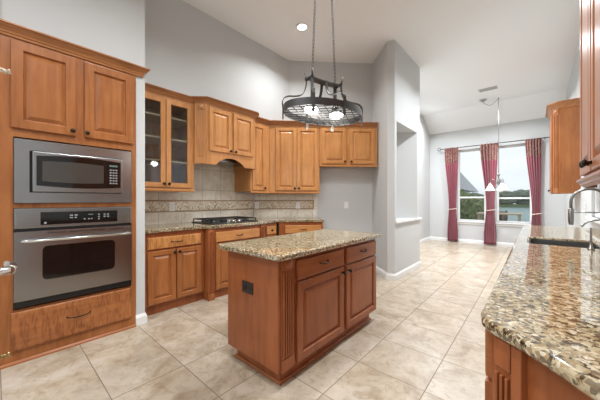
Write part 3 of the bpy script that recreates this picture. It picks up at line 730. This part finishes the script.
# ---- pot rack with lights
def pot_rack():
    cx, cy, zr = -1.313, 1.797, 1.915; th = 1.2886; a, b_ = .359, .245
    bulb_m = M['bulb']; r = empty('pot_rack_light', (cx, cy, ZC), 'dark iron oval pot rack with two lit lamps hanging on chains over the island', 'pot rack', th)
    Z = lambda z: z - ZC
    # local x = long axis
    def ell(k, t): return (a * k * math.cos(t), b_ * k * math.sin(t))
    n = 64; m = MB()
    for (k0, k1_, z0, z1) in ((1.0, .988, zr, zr + .055),):
        V = []
        for i in range(n):
            t = 2 * PI * i / n; ox, oy = ell(k0, t); ix, iy = ell(k1_, t)
            V.append([m.bm.verts.new(p) for p in ((ox, oy, Z(z0)), (ox, oy, Z(z1)), (ix, iy, Z(z1)), (ix, iy, Z(z0)))])
        for i in range(n):
            A_, B_ = V[i], V[(i + 1) % n]
            for j in range(4): m._f(m.bm.faces.new((A_[j], A_[(j + 1) % 4], B_[(j + 1) % 4], B_[j])), False)
    m.build('oval_band', M['iron'], r)
    # wire lattice shelf
    g = MB(); zz = Z(zr + .008); st = .075
    for sgn in (1, -1):
        for kk in range(-8, 9):
            c = kk * st; seg = []
            # line y = sgn*x*0.8 + c clipped by ellipse
            mm = sgn * .8; A2 = 1 / a**2 + mm * mm / b_**2; B2 = 2 * mm * c / b_**2; C2 = c * c / b_**2 - 1
            dsc = B2 * B2 - 4 * A2 * C2
            if dsc <= 0: continue
            xa = (-B2 - dsc ** .5) / (2 * A2); xb = (-B2 + dsc ** .5) / (2 * A2)
            g.tube([(xa * .99, (mm * xa + c) * .99, zz), (xb * .99, (mm * xb + c) * .99, zz)], .0035, 6)
    g.build('wire_grid', M['iron'], r)
    # top bar
    zt = Z(2.200); tb = MB(); HB = .148
    tb.strap([(-HB, 0, zt), (-.06, 0, zt - .006), (0, 0, zt - .008), (.06, 0, zt - .006), (HB, 0, zt)], .06, .012, (0, 1, 0))
    for sx in (-1, 1):
        tb.tube([(sx * HB, -.045, zt), (sx * HB, .045, zt)], .014, 10)
        for sy in (-1, 1): tb.tube([(sx * HB, sy * .040, zt - .01), (sx * (HB + .006), sy * .056, zt + .055)], [.009, .006], 8)
    tb.build('top_bar', M['iron'], r)
    # six S-shaped straps
    def scurve(p0, p1):
        # from bar (p0) down, out and over to the band (p1)
        o = []; h_ = p0[2] - p1[2]
        for u, v in ((0, 0), (.02, .18), (.08, .38), (.22, .54), (.46, .60), (.72, .62), (.92, .68), (1.02, .82), (1.0, 1.02), (1.0, 1.40)):
            o.append((p0[0] + (p1[0] - p0[0]) * u, p0[1] + (p1[1] - p0[1]) * u, p0[2] - h_ * v))
        res = []
        for i in range(len(o) - 1):
            for s in range(3):
                t = s / 3; P0 = Vector(o[max(i - 1, 0)]); P1 = Vector(o[i]); P2 = Vector(o[i + 1]); P3 = Vector(o[min(i + 2, len(o) - 1)])
                res.append(.5 * ((2 * P1) + (P2 - P0) * t + (2 * P0 - 5 * P1 + 4 * P2 - P3) * t * t + (3 * P1 - P0 - 3 * P2 + P3) * t ** 3))
        res.append(Vector(o[-1])); return res
    for sx, sy, t in ((-1, 1, PI - .40), (-1, -1, PI + .85), (1, 1, .85), (1, -1, -.40)):
        ex, ey = ell(1.012, t); p1 = (ex, ey, Z(zr + .045)); p0 = (sx * HB, sy * .04, zt)
        dv = Vector((p1[0] - p0[0], p1[1] - p0[1], 0)).normalized(); wd_ = (-dv.y, dv.x, 0)
        MB().strap(scurve(p0, p1), .024, .005, wd_).build('strap', M['iron'], r)
    for sx in (-1, 1):   # end straps
        ex, ey = ell(1.012, -PI / 2 if sx > 0 else PI / 2)
        MB().strap(scurve((sx * .0, -sx * .03, zt), (ex, ey, Z(zr + .045))), .024, .005, (1, 0, 0)).build('strap', M['iron'], r)
    # lamps
    for sx in (-1, 1):
        lx = sx * .13
        MB().tube([(lx, 0, zt), (lx, 0, Z(zr + .10))], .005, 8).build('lamp_stem', M['iron'], r)
        sh = MB().lathe([(.016, Z(zr + .11)), (.022, Z(zr + .085)), (.060, Z(zr + .050)), (.064, Z(zr + .040)), (.060, Z(zr + .040)), (.018, Z(zr + .08))], (lx, 0, 0), 'z', 24).build('lamp_shade', M['iron'], r)
        MB().lathe([(.010, Z(zr + .070)), (.046, Z(zr + .048)), (.058, Z(zr + .034)), (.054, Z(zr + .022)), (.02, Z(zr + .014))], (lx, 0, 0), 'z', 24).build('bulb', M['bulb'], sh)
        l = bpy.data.lights.new('lamp_light', 'POINT'); l.energy = 6; l.color = (1, .97, .92); l.shadow_soft_size = .05
        lo = bpy.data.objects.new('lamp_light', l); lo.parent = r; lo.location = (lx, 0, Z(zr - .02)); COL.objects.link(lo)
    # chains: links alternating
    def chain(p0, p1, name):
        p0, p1 = Vector(p0), Vector(p1); L = (p1 - p0).length; nl = int(L / .030); dirv = (p1 - p0).normalized(); c = MB()
        ux = dirv.cross(Vector((0, 1, 0))).normalized(); uy = dirv.cross(ux)
        for i in range(nl):
            ce = p0 + (p1 - p0) * ((i + .5) / nl); s = ux if i % 2 else uy
            c.tube([ce + dirv * .019 * math.cos(q) + s * .0085 * math.sin(q) for q in [2 * PI * j / 10 for j in range(10)]], .0024, 5, closed=True)
        c.build(name, M['iron'], r)
    chain((-.120, 0, zt + .012), (-.055, 0, -.03), 'chain'); chain((.120, 0, zt + .012), (.045, 0, -.03), 'chain')
    MB().box(-.14, .14, -.055, .055, -.03, 0, .006, 2).build('ceiling_plate', M['iron'], r)
pot_rack()

# ---- ceiling vent
vt = empty('ceiling_vent', (-.78, 7.15, ZC), 'small rectangular grey vent grille in the dining ceiling', 'vent')
MB().rings(-.17, .17, -.085, .085, [(0, 0), (.005, -.008), (.025, -.008), (.03, -.002)]).bm.free()
f = MB(); f.box(-.17, .17, -.09, -.07, -.010, 0); f.box(-.17, .17, .07, .09, -.010, 0); f.box(-.17, -.15, -.07, .07, -.010, 0); f.box(.15, .17, -.07, .07, -.010, 0)
f.build('frame', M['grille'], vt)
MB().box(-.15, .15, -.07, .07, -.004, 0).build('backing', M['ventdark'], vt)
for i in range(7): MB().box(-.15, .15, -.066 + i * .02, -.058 + i * .02, -.010, -.004).build('slat', M['grille'], vt)

# ---- dining chandelier
def chandelier():
    lx, ly = -.655, 7.90; r = empty('dining_chandelier', (lx, ly, ZC), 'brushed metal chandelier with white glass shades hanging before the dining windows', 'chandelier')
    Z = lambda z: z - ZC
    # canopy off to the side, swagged chain to the ceiling hook, rod down
    MB().lathe([(.075, 0), (.075, -.012), (.03, -.04), (.012, -.06)], (-.30, -.05, 0), 'z', 20).build('canopy', M['nickel'], r)
    pts = []
    for i in range(17):
        t = i / 16; pts.append((-.30 + .30 * t, -.05 + .05 * t, -.06 + .04 * t - .13 * math.sin(PI * t) * (1 - .25 * t)))
    MB().tube(pts, .006, 6).build('swag_chain', M['nickel'], r)
    MB().tube([(0, 0, 0), (0, 0, Z(1.84))], .006, 8).build('down_rod', M['nickel'], r)
    MB().lathe([(.006, Z(1.86)), (.035, Z(1.82)), (.014, Z(1.79)), (.018, Z(1.72)), (.038, Z(1.66)), (.04, Z(1.62)), (.018, Z(1.585)), (.006, Z(1.56))], n=18).build('hub', M['nickel'], r)
    for k in range(3):
        q = 2 * PI * k / 3 + 1.0; c, s = math.cos(q), math.sin(q)
        pr = [(.03, 1.62), (.05, 1.64), (.08, 1.70), (.12, 1.725), (.155, 1.70), (.165, 1.63)]
        MB().tube([(c * a_, s * a_, Z(z)) for a_, z in pr], .007, 7).build('arm', M['nickel'], r)
        sh = MB().lathe([(.020, Z(1.62)), (.030, Z(1.60)), (.055, Z(1.55)), (.104, Z(1.455)), (.110, Z(1.443)), (.102, Z(1.446)), (.05, Z(1.545)), (.024, Z(1.59))], (c * .165, s * .165, 0), 'z', 20).build('lamp_shade', M['shade'], r)
        MB().lathe([(.022, Z(1.64)), (.024, Z(1.615)), (.008, Z(1.61))], (c * .165, s * .165, 0), 'z', 12).build('socket_cap', M['nickel'], sh)
chandelier()

# ---- curtains and rod
CY = 8.80
rod = empty('curtain_rod', (-.93, CY, 2.735), 'thin dark curtain rod with ring finials across the dining windows', 'curtain rod')
MB().tube([(-1.19, 0, 0), (1.22, 0, 0)], .011, 8).build('pole', M['iron'], rod)
for sx in (-1.235, 1.265): MB().tube([(sx + .04 * math.cos(q), 0, .04 * math.sin(q)) for q in [2 * PI * j / 16 for j in range(16)]], .009, 6, closed=True).build('finial', M['iron'], rod)
for sx in (-1.05, 0.0, 1.10): MB().tube([(sx, 0, 0), (sx, .098, -.01)], .008, 6).build('bracket', M['iron'], rod)
def curtain(x_top, x_tie, x_bot, ztie, label, seed):
    rnd = random.Random(seed); r = empty('window_curtain', (0, CY, 0), label, 'curtain', group='rose curtains on the dining rod')
    nf = 6; nu = 72; zs = [2.75 - i * (2.72) / 44 for i in range(45)]
    ph = rnd.random() * 6
    def prof(z):
        if z > ztie: t = (2.75 - z) / (2.75 - ztie); t = t * t * (3 - 2 * t) if t > 0 else 0; return [x_top[i] * (1 - t) + x_tie[i] * t for i in (0, 1)], .048 * (1 - t) + .034 * t
        t = (ztie - z) / ztie; t = min(1, t * 1.6); return [x_tie[i] * (1 - t) + x_bot[i] * t for i in (0, 1)], .034 + .022 * t
    def sheet(z_hi, z_lo, name, m, par):
        mb = MB(); rows = []
        zz = [z for z in zs if z_lo < z < z_hi]; zz = [z_hi] + zz + [z_lo]
        for z in zz:
            (a, b_), am = prof(z); row = []
            for side in (0, 1):
                for j in range(nu + 1):
                    u = j / nu; uu = u if side == 0 else 1 - u
                    wv = math.sin(uu * nf * 2 * PI + ph + .3 * math.sin(z * 3)) + .35 * math.sin(uu * nf * 5.3 + ph * 2 + z)
                    row.append(mb.bm.verts.new((a + (b_ - a) * uu, -am * wv + (0 if side == 0 else .005), z)))
            rows.append(row)
        k = len(rows[0])
        for A_, B_ in zip(rows, rows[1:]):
            for j in range(k): mb._f(mb.bm.faces.new((A_[j], A_[(j + 1) % k], B_[(j + 1) % k], B_[j])), True)
        mb._f(mb.bm.faces.new(rows[0])); mb._f(mb.bm.faces.new(rows[-1][::-1]))
        return mb.build(name, m, par)
    sheet(2.75, 2.30, 'patterned_heading', M['curtaintop'], r); sheet(2.30, .03, 'cloth', M['curtain'], r)
    a, b_ = x_tie; cxm = (a + b_) / 2
    MB().tube([(cxm + (b_ - a) * .56 * math.cos(q), .045 * math.sin(q), ztie + .015 * math.cos(q)) for q in [2 * PI * j / 24 for j in range(24)]], .010, 6, closed=True).build('tieback', M['cord'], r)
curtain((-2.02, -1.66), (-1.90, -1.715), (-1.93, -1.67), .96, 'rose curtain with floral heading, leftmost on the rod', 1)
curtain((-1.14, -.74), (-1.00, -.82), (-1.06, -.78), .95, 'rose curtain with floral heading, between the two dining windows', 2)
curtain((-.19, .12), (-.06, .10), (-.09, .12), .88, 'rose curtain with floral heading, rightmost on the rod', 3)

# ------------------------------------------------------------------ right side: peninsula counter, sink, faucets, wall cabinets
PT = .915
near = [(-.116, .905), (-.108, .862), (-.086, .830), (-.054, .803), (-.022, .775), (.012, .738), (.045, .698), (.085, .652), (.14, .598), (.21, .535), (.30, .455), (.40, .37), (RX - .004, .27)]
outl = [(-.116, 4.36)] + near + [(RX - .004, 4.36)]
hole = rrect(-.035, .335, 2.53, 3.00, .05)
tag(MB().prism(outl, .883, PT, bev=.012, holes=[hole]).build('sink_worktop', M['granite']), 'long glossy granite worktop with the sink, along the right edge of the photo', 'worktop')
sk = MB(); z1, z0 = .898, .68
ring = rrect(-.033, .333, 2.532, 2.998, .048); ring2 = rrect(-.030, .330, 2.535, 2.995, .045)
R1 = [[sk.bm.verts.new((x, y, z)) for x, y in rg] for rg, z in ((ring, z1 - .004), (ring, z1), (ring2, z1), (ring2, z0), )]
for A_, B_ in zip(R1, R1[1:]):
    n = len(A_)
    for j in range(n): sk._f(sk.bm.faces.new((A_[j], A_[(j + 1) % n], B_[(j + 1) % n], B_[j])), False)
sk._f(sk.bm.faces.new(R1[-1]))
tag(sk.build('kitchen_sink', M['nickel'], rec=True), 'dark stainless undermount sink set into the right worktop', 'sink')
# base cabinets, kitchen side faces -x
pb = empty('peninsula_cabinet', (-.087, .900, 0), 'brown wood angled end cabinet with fluted post under the near end of the right worktop', 'cabinet')
P0 = (-.075, .905)
poly = [(-.078, 1.50), (-.078, .915), (-.045, .860), (.02, .790), (.09, .715), (RX - .01, .335), (RX - .01, 1.50)]
L = lambda p: (p[0] - P0[0], p[1] - P0[1])
MB().prism([L(p) for p in poly], .0, .882).build('body', M['redwood'], pb)  # darker wood puts this end's shade into the colour
# the diagonal face runs from (-.045,.86) towards (.51,.335)
da = math.atan2(.335 - .715, .51 - .09)
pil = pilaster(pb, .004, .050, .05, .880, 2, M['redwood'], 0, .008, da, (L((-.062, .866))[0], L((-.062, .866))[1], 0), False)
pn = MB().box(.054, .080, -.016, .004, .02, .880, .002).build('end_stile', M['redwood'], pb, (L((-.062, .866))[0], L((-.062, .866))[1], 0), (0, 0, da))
def face_cab(r, w, knobs=True):
    a = drawer(r, .02, w - .02, .715, .855, M['redwoodx']); pull(a, w / 2, .785)
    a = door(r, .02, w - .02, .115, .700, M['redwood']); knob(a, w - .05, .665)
fr_ = empty('peninsula_front', (0, 0, 0), '', '')
bpy.data.objects.remove(fr_)
def place2(o, ox, oy):
    Mx = Matrix.Translation((ox, oy, 0)) @ Matrix.Rotation(-R90, 4, 'Z'); o.data.transform(Mx)
    for c in o.children: c.data.transform(Mx)
a = drawer(pb, .02, .50, .715, .855, M['redwoodx']); pull(a, .26, .785); place2(a, -.003, .54)
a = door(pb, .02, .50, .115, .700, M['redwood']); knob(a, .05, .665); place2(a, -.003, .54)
y = 1.50; labs = ['base cabinet under the right worktop just before the sink', 'sink base cabinet below the sink in the right worktop', 'base cabinet under the far end of the right worktop', ]
for lab, y0_, y1_ in zip(labs, (1.505, 2.405, 3.205), (2.40, 3.20, 4.33)):
    w = y1_ - y0_
    r = empty('base_cabinet', (-.075, y1_, 0), 'brown wood ' + lab, 'cabinet', -R90)
    if 'sink base' in lab:
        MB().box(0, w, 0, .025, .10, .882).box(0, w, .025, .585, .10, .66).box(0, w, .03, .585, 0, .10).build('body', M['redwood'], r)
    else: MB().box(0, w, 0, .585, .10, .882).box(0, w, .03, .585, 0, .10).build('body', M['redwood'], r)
    face_cab(r, w)

def faucet():
    bx, by = .375, 2.76; r = empty('spring_faucet', (bx, by, PT), 'tall nickel gooseneck kitchen faucet with spray head over the sink', 'faucet')
    MB().lathe([(.030, 0), (.030, .006), (.022, .014), (.020, .10), (.014, .105)], n=18).build('base', M['nickel'], r)
    pts = [(0, 0, .10), (0, 0, .22)] + [(-.115 + .115 * math.cos(q), 0, .24 + .115 * math.sin(q)) for q in [PI * j / 16 for j in range(17)]] + [(-.231, 0, .275 - .03)]
    pts = [(0, 0, .10), (0, 0, .2)] + [(-.090 + .090 * math.cos(q), 0, .298 + .090 * math.sin(q)) for q in [PI * j / 18 for j in range(19)]] + [(-.180, 0, .24)]
    MB().tube(pts, .0095, 10).build('spout', M['nickel'], r)
    MB().lathe([(.012, .250), (.016, .243), (.017, .165), (.013, .135), (.012, .130)], (-.180, 0, 0), 'z', 16).build('spray_head', M['nickel'], r)
    MB().tube([(-.180, 0, .222), (0, 0, .222)], .004, 6).build('holder_arm', M['nickel'], r)
    MB().tube([(.0, -.02, .055), (-.02, -.07, .085)], .006, 8).build('lever', M['nickel'], r)
faucet()
def faucet2():
    r = empty('filter_faucet', (.385, 2.50, PT), 'small slim gooseneck water tap beside the spray faucet', 'faucet')
    MB().lathe([(.022, 0), (.022, .008), (.012, .02), (.010, .05), (.008, .055)], n=14).build('base', M['nickel'], r)
    MB().tube([(0, 0, .05), (0, 0, .11)] + [(-.08 + .08 * math.cos(q), 0, .125 + .06 * math.sin(q)) for q in [PI * j / 12 for j in range(12)]] + [(-.165, 0, .145)], .0055, 8).build('spout', M['nickel'], r)
faucet2()
r = empty('soap_dispenser', (.262, 2.46, PT), 'slim metal soap pump standing in front of the sink', 'soap dispenser')
MB().lathe([(.018, 0), (.018, .006), (.010, .012), (.006, .05), (.0045, .135), (.003, .142)], n=14).build('body', M['nickel'], r)

# wall cabinets on the right
RF = .212; RD = RX - RF - .003
nr = empty('near_wall_cabinet', (RF, 2.23, 1.34), 'red-brown wall cabinet with raised-panel doors at the top right, nearest the camera', 'cabinet', -R90)
body(nr, 1.30, 0, 1.33, RD, m=M['tower'])
MB().sweep([(0, 0), (.030, 0), (.030, -.012), (.018, -.022), (.018, -.030), (0, -.045)], [(0, .05), (0, 0), (1.30, 0)]).build('light_rail', M['redwoodx'], nr)
for i, (a0, a1, kx) in enumerate(((.02, .405, .38), (.43, .815, .455), (.85, 1.25, 1.22))):
    a = door(nr, a0, a1, .02, 1.30, M['tower']); knob(a, kx, .055)
crown([(0, RD), (0, 0), (1.30, 0)], 1.33, .09, .065).build('crown_moulding', M['trimwood'], nr)
RF = .216; fw_ = empty('far_wall_cabinet', (RF, 6.75, 1.33), 'orange-brown wall cabinet with clipped corners beyond the sink window', 'cabinet', -R90)
wF = .86; cc = .07
MB().prism([(cc, 0), (wF - cc, 0), (wF, cc), (wF, RD), (0, RD), (0, cc)], 0, 1.34).build('body', M['tower'], fw_)
crown([(0, RD), (0, cc), (cc, 0), (wF - cc, 0), (wF, cc), (wF, RD)], 1.34, .10, .075).build('crown_moulding', M['trimwood'], fw_)
Lc = math.hypot(cc, cc)
pilaster(fw_, .012, Lc - .012, .0, 1.34, 2, M['tower'], 0, .004, R45, (wF - cc, 0, 0))
pilaster(fw_, .012, Lc - .012, .0, 1.34, 2, M['tower'], 0, .004, -R45, (0, cc, 0))
a = door(fw_, cc + .02, wF / 2 - .005, .02, 1.30, M['tower']); knob(a, wF / 2 - .03, .055)
a = door(fw_, wF / 2 + .005, wF - cc - .02, .02, 1.30, M['tower']); knob(a, wF / 2 + .03, .055)

# ---- door standing open beyond the left frame edge: only its lever and latch show
def left_door():
    # leaf plane runs along the camera's view ray just outside the frame
    ang = YAW + math.atan(300 / 268) + math.radians(.55)
    dx, dy = -math.sin(ang), math.cos(ang)              # direction away from the camera
    near_ = 1.02
    r = empty('hall_door', (dx * near_, dy * near_, 0), 'door at the left edge of the photo, only its silver lever and brass fittings in view', 'door', math.atan2(dy, dx))
    # local x away from the camera, local y to the left
    MB().box(0, .80, .004, .044, .01, 2.03, .002).build('door_leaf', M['white'], r)
    def yz(u, v, d): return None
    zl = H - (263 - 200) * (.80 * 1.02) / 268
    lv = MB(); lv.lathe([(.026, .004), (.026, -.004), (.012, -.010), (.011, -.030)], (.06, 0, zl), 'y', 20)
    lv.tube([(.06, -.026, zl), (.066, -.030, zl), (.10, -.031, zl + .004), (.17, -.026, zl + .002)], [.013, .013, .012, .008], 10)
    lv.build('lever', M['chrome'], r)
    for zz, mm, nm in ((H - (335 - 200) * .82 / 268 * 1.05, M['brass'], 'door_chain'), (H + (200 - 88) * .82 / 268 * 1.05, M['cord'], 'door_cord')):
        MB().tube([(.09, .003 - .0026 * i, zz + .003 * math.sin(i * 1.9)) for i in range(14)], [.004 + .0025 * (i % 2) for i in range(14)], 7).build(nm, mm, r)
left_door()

# ------------------------------------------------------------------ outside
struct('terrain', MB().prism([(-40, 9.06), (30, 9.06), (30, 12.9), (-1.9, 12.9), (-2.5, 25), (-40, 25)], -.9, -.25), M['grass'])
tag(MB().box(-90, 90, 12.5, 80, -.8, -.5).build('lake', M['water']), 'teal lake water beyond the garden', 'lake')
tag(MB().box(-120, 120, 80, 100, -1.2, .1).build('far_bank', M['grass']), 'low far shore of the lake', 'shore')
def bush(name, loc, sx, sy, sz, m, label, seed, group=None, cat='bush', low=.25):
    rnd = random.Random(seed); t = bmesh.new()
    for i in range(14):
        tt = bmesh.new(); bmesh.ops.create_icosphere(tt, subdivisions=3, radius=1)
        c = Vector((rnd.uniform(-.6, .6) * sx, rnd.uniform(-.5, .5) * sy, (rnd.uniform(.25, .8)) * sz)); k = rnd.uniform(.35, .55)
        for v in tt.verts:
            j = 1 + rnd.uniform(-.16, .16); v.co = Vector((v.co.x * sx * k * j, v.co.y * sy * k * j, v.co.z * sz * k * .7 * j)) + c
            if v.co.z < 0 or (i < 3 and v.co.z < sz * .2): v.co.z = 0
        me = bpy.data.meshes.new('t'); tt.to_mesh(me); tt.free(); t.from_mesh(me); bpy.data.meshes.remove(me)
    me = bpy.data.meshes.new(name); t.to_mesh(me); t.free(); me.materials.append(m)
    o = bpy.data.objects.new(name, me); COL.objects.link(o); o.location = loc
    return tag(o, label, cat, group)
bush('garden_bush', (-4.3, 12.6, -.25), 1.1, .7, 1.9, M['leaf'], 'dark green bush seen through the left dining window, left side', 1)
bush('garden_bush', (-2.6, 14.0, -.25), 1.0, .7, 1.85, M['leaf'], 'dark green bush seen through the left dining window, right side', 2)
bush('garden_bush', (-.10, 10.9, -.25), .8, .4, .5, M['leaf'], 'low bush by the water seen through the right dining window', 3)
bush('garden_bush', (-3.0, 11.2, -.25), .7, .5, .75, M['leaf2'], 'low grey-green bush close to the left dining window', 9)
tr = empty('far_tree', (0, 0, 0), '', ''); bpy.data.objects.remove(tr)
k = 0
for i in range(12):
    x = -70 + i * 9.5
    o = bush('far_tree', (x, 84 + (i % 3) * 2, .105), 4.2, 3, 2.3 + (i * 37 % 5) * .25, M['leaf2'], 'distant grey-green tree on the far shore', 20 + i, 'trees on the far shore', 'tree')
f = empty('garden_fence', (-2.6, 15.2, -.25), 'brown wooden garden fence behind the bushes', 'fence')
b = MB()
for i in range(22): b.box(-1.65 + i * .15, -1.65 + i * .15 + .14, 0, .02, 0, .95)
b.build('boards', M['fence'], f)
for i in range(4): MB().box(-1.66 + i * 1.08, -1.58 + i * 1.08, .02, .10, 0, 1.0).build('post', M['fence'], f)
pt = empty('garden_table', (-1.0, 12.2, -.25), 'beige outdoor table with thin legs beyond the right dining window', 'table')
MB().box(-.65, .65, -.4, .4, .95, 1.0, .005).build('tabletop', M['patio'], pt)
for sx in (-.58, .58):
    for sy in (-.33, .33): MB().box(sx - .03, sx + .03, sy - .03, sy + .03, 0, .95).build('leg', M['patio'], pt)
hs = empty('neighbour_house', (-8, 21, -.25), 'neighbouring house with a pale grey sloping roof seen through the left dining window', 'house')
MB().box(-5, 4.2, -3, 3, 0, 2.1).build('wall', M['white'], hs)
hr = MB()
hv = [hr.bm.verts.new(p) for p in ((-5.5, -3.5, 2.1), (4.75, -3.5, 2.1), (4.75, 3.5, 2.1), (-5.5, 3.5, 2.1), (-2.5, 0, 7.2), (1.2, 0, 7.2))]
for q in ((0, 1, 5, 4), (1, 2, 5), (2, 3, 4, 5), (3, 0, 4), (0, 3, 2, 1)): hr._f(hr.bm.faces.new([hv[i] for i in q]))
hr.build('roof', M['roof'], hs)
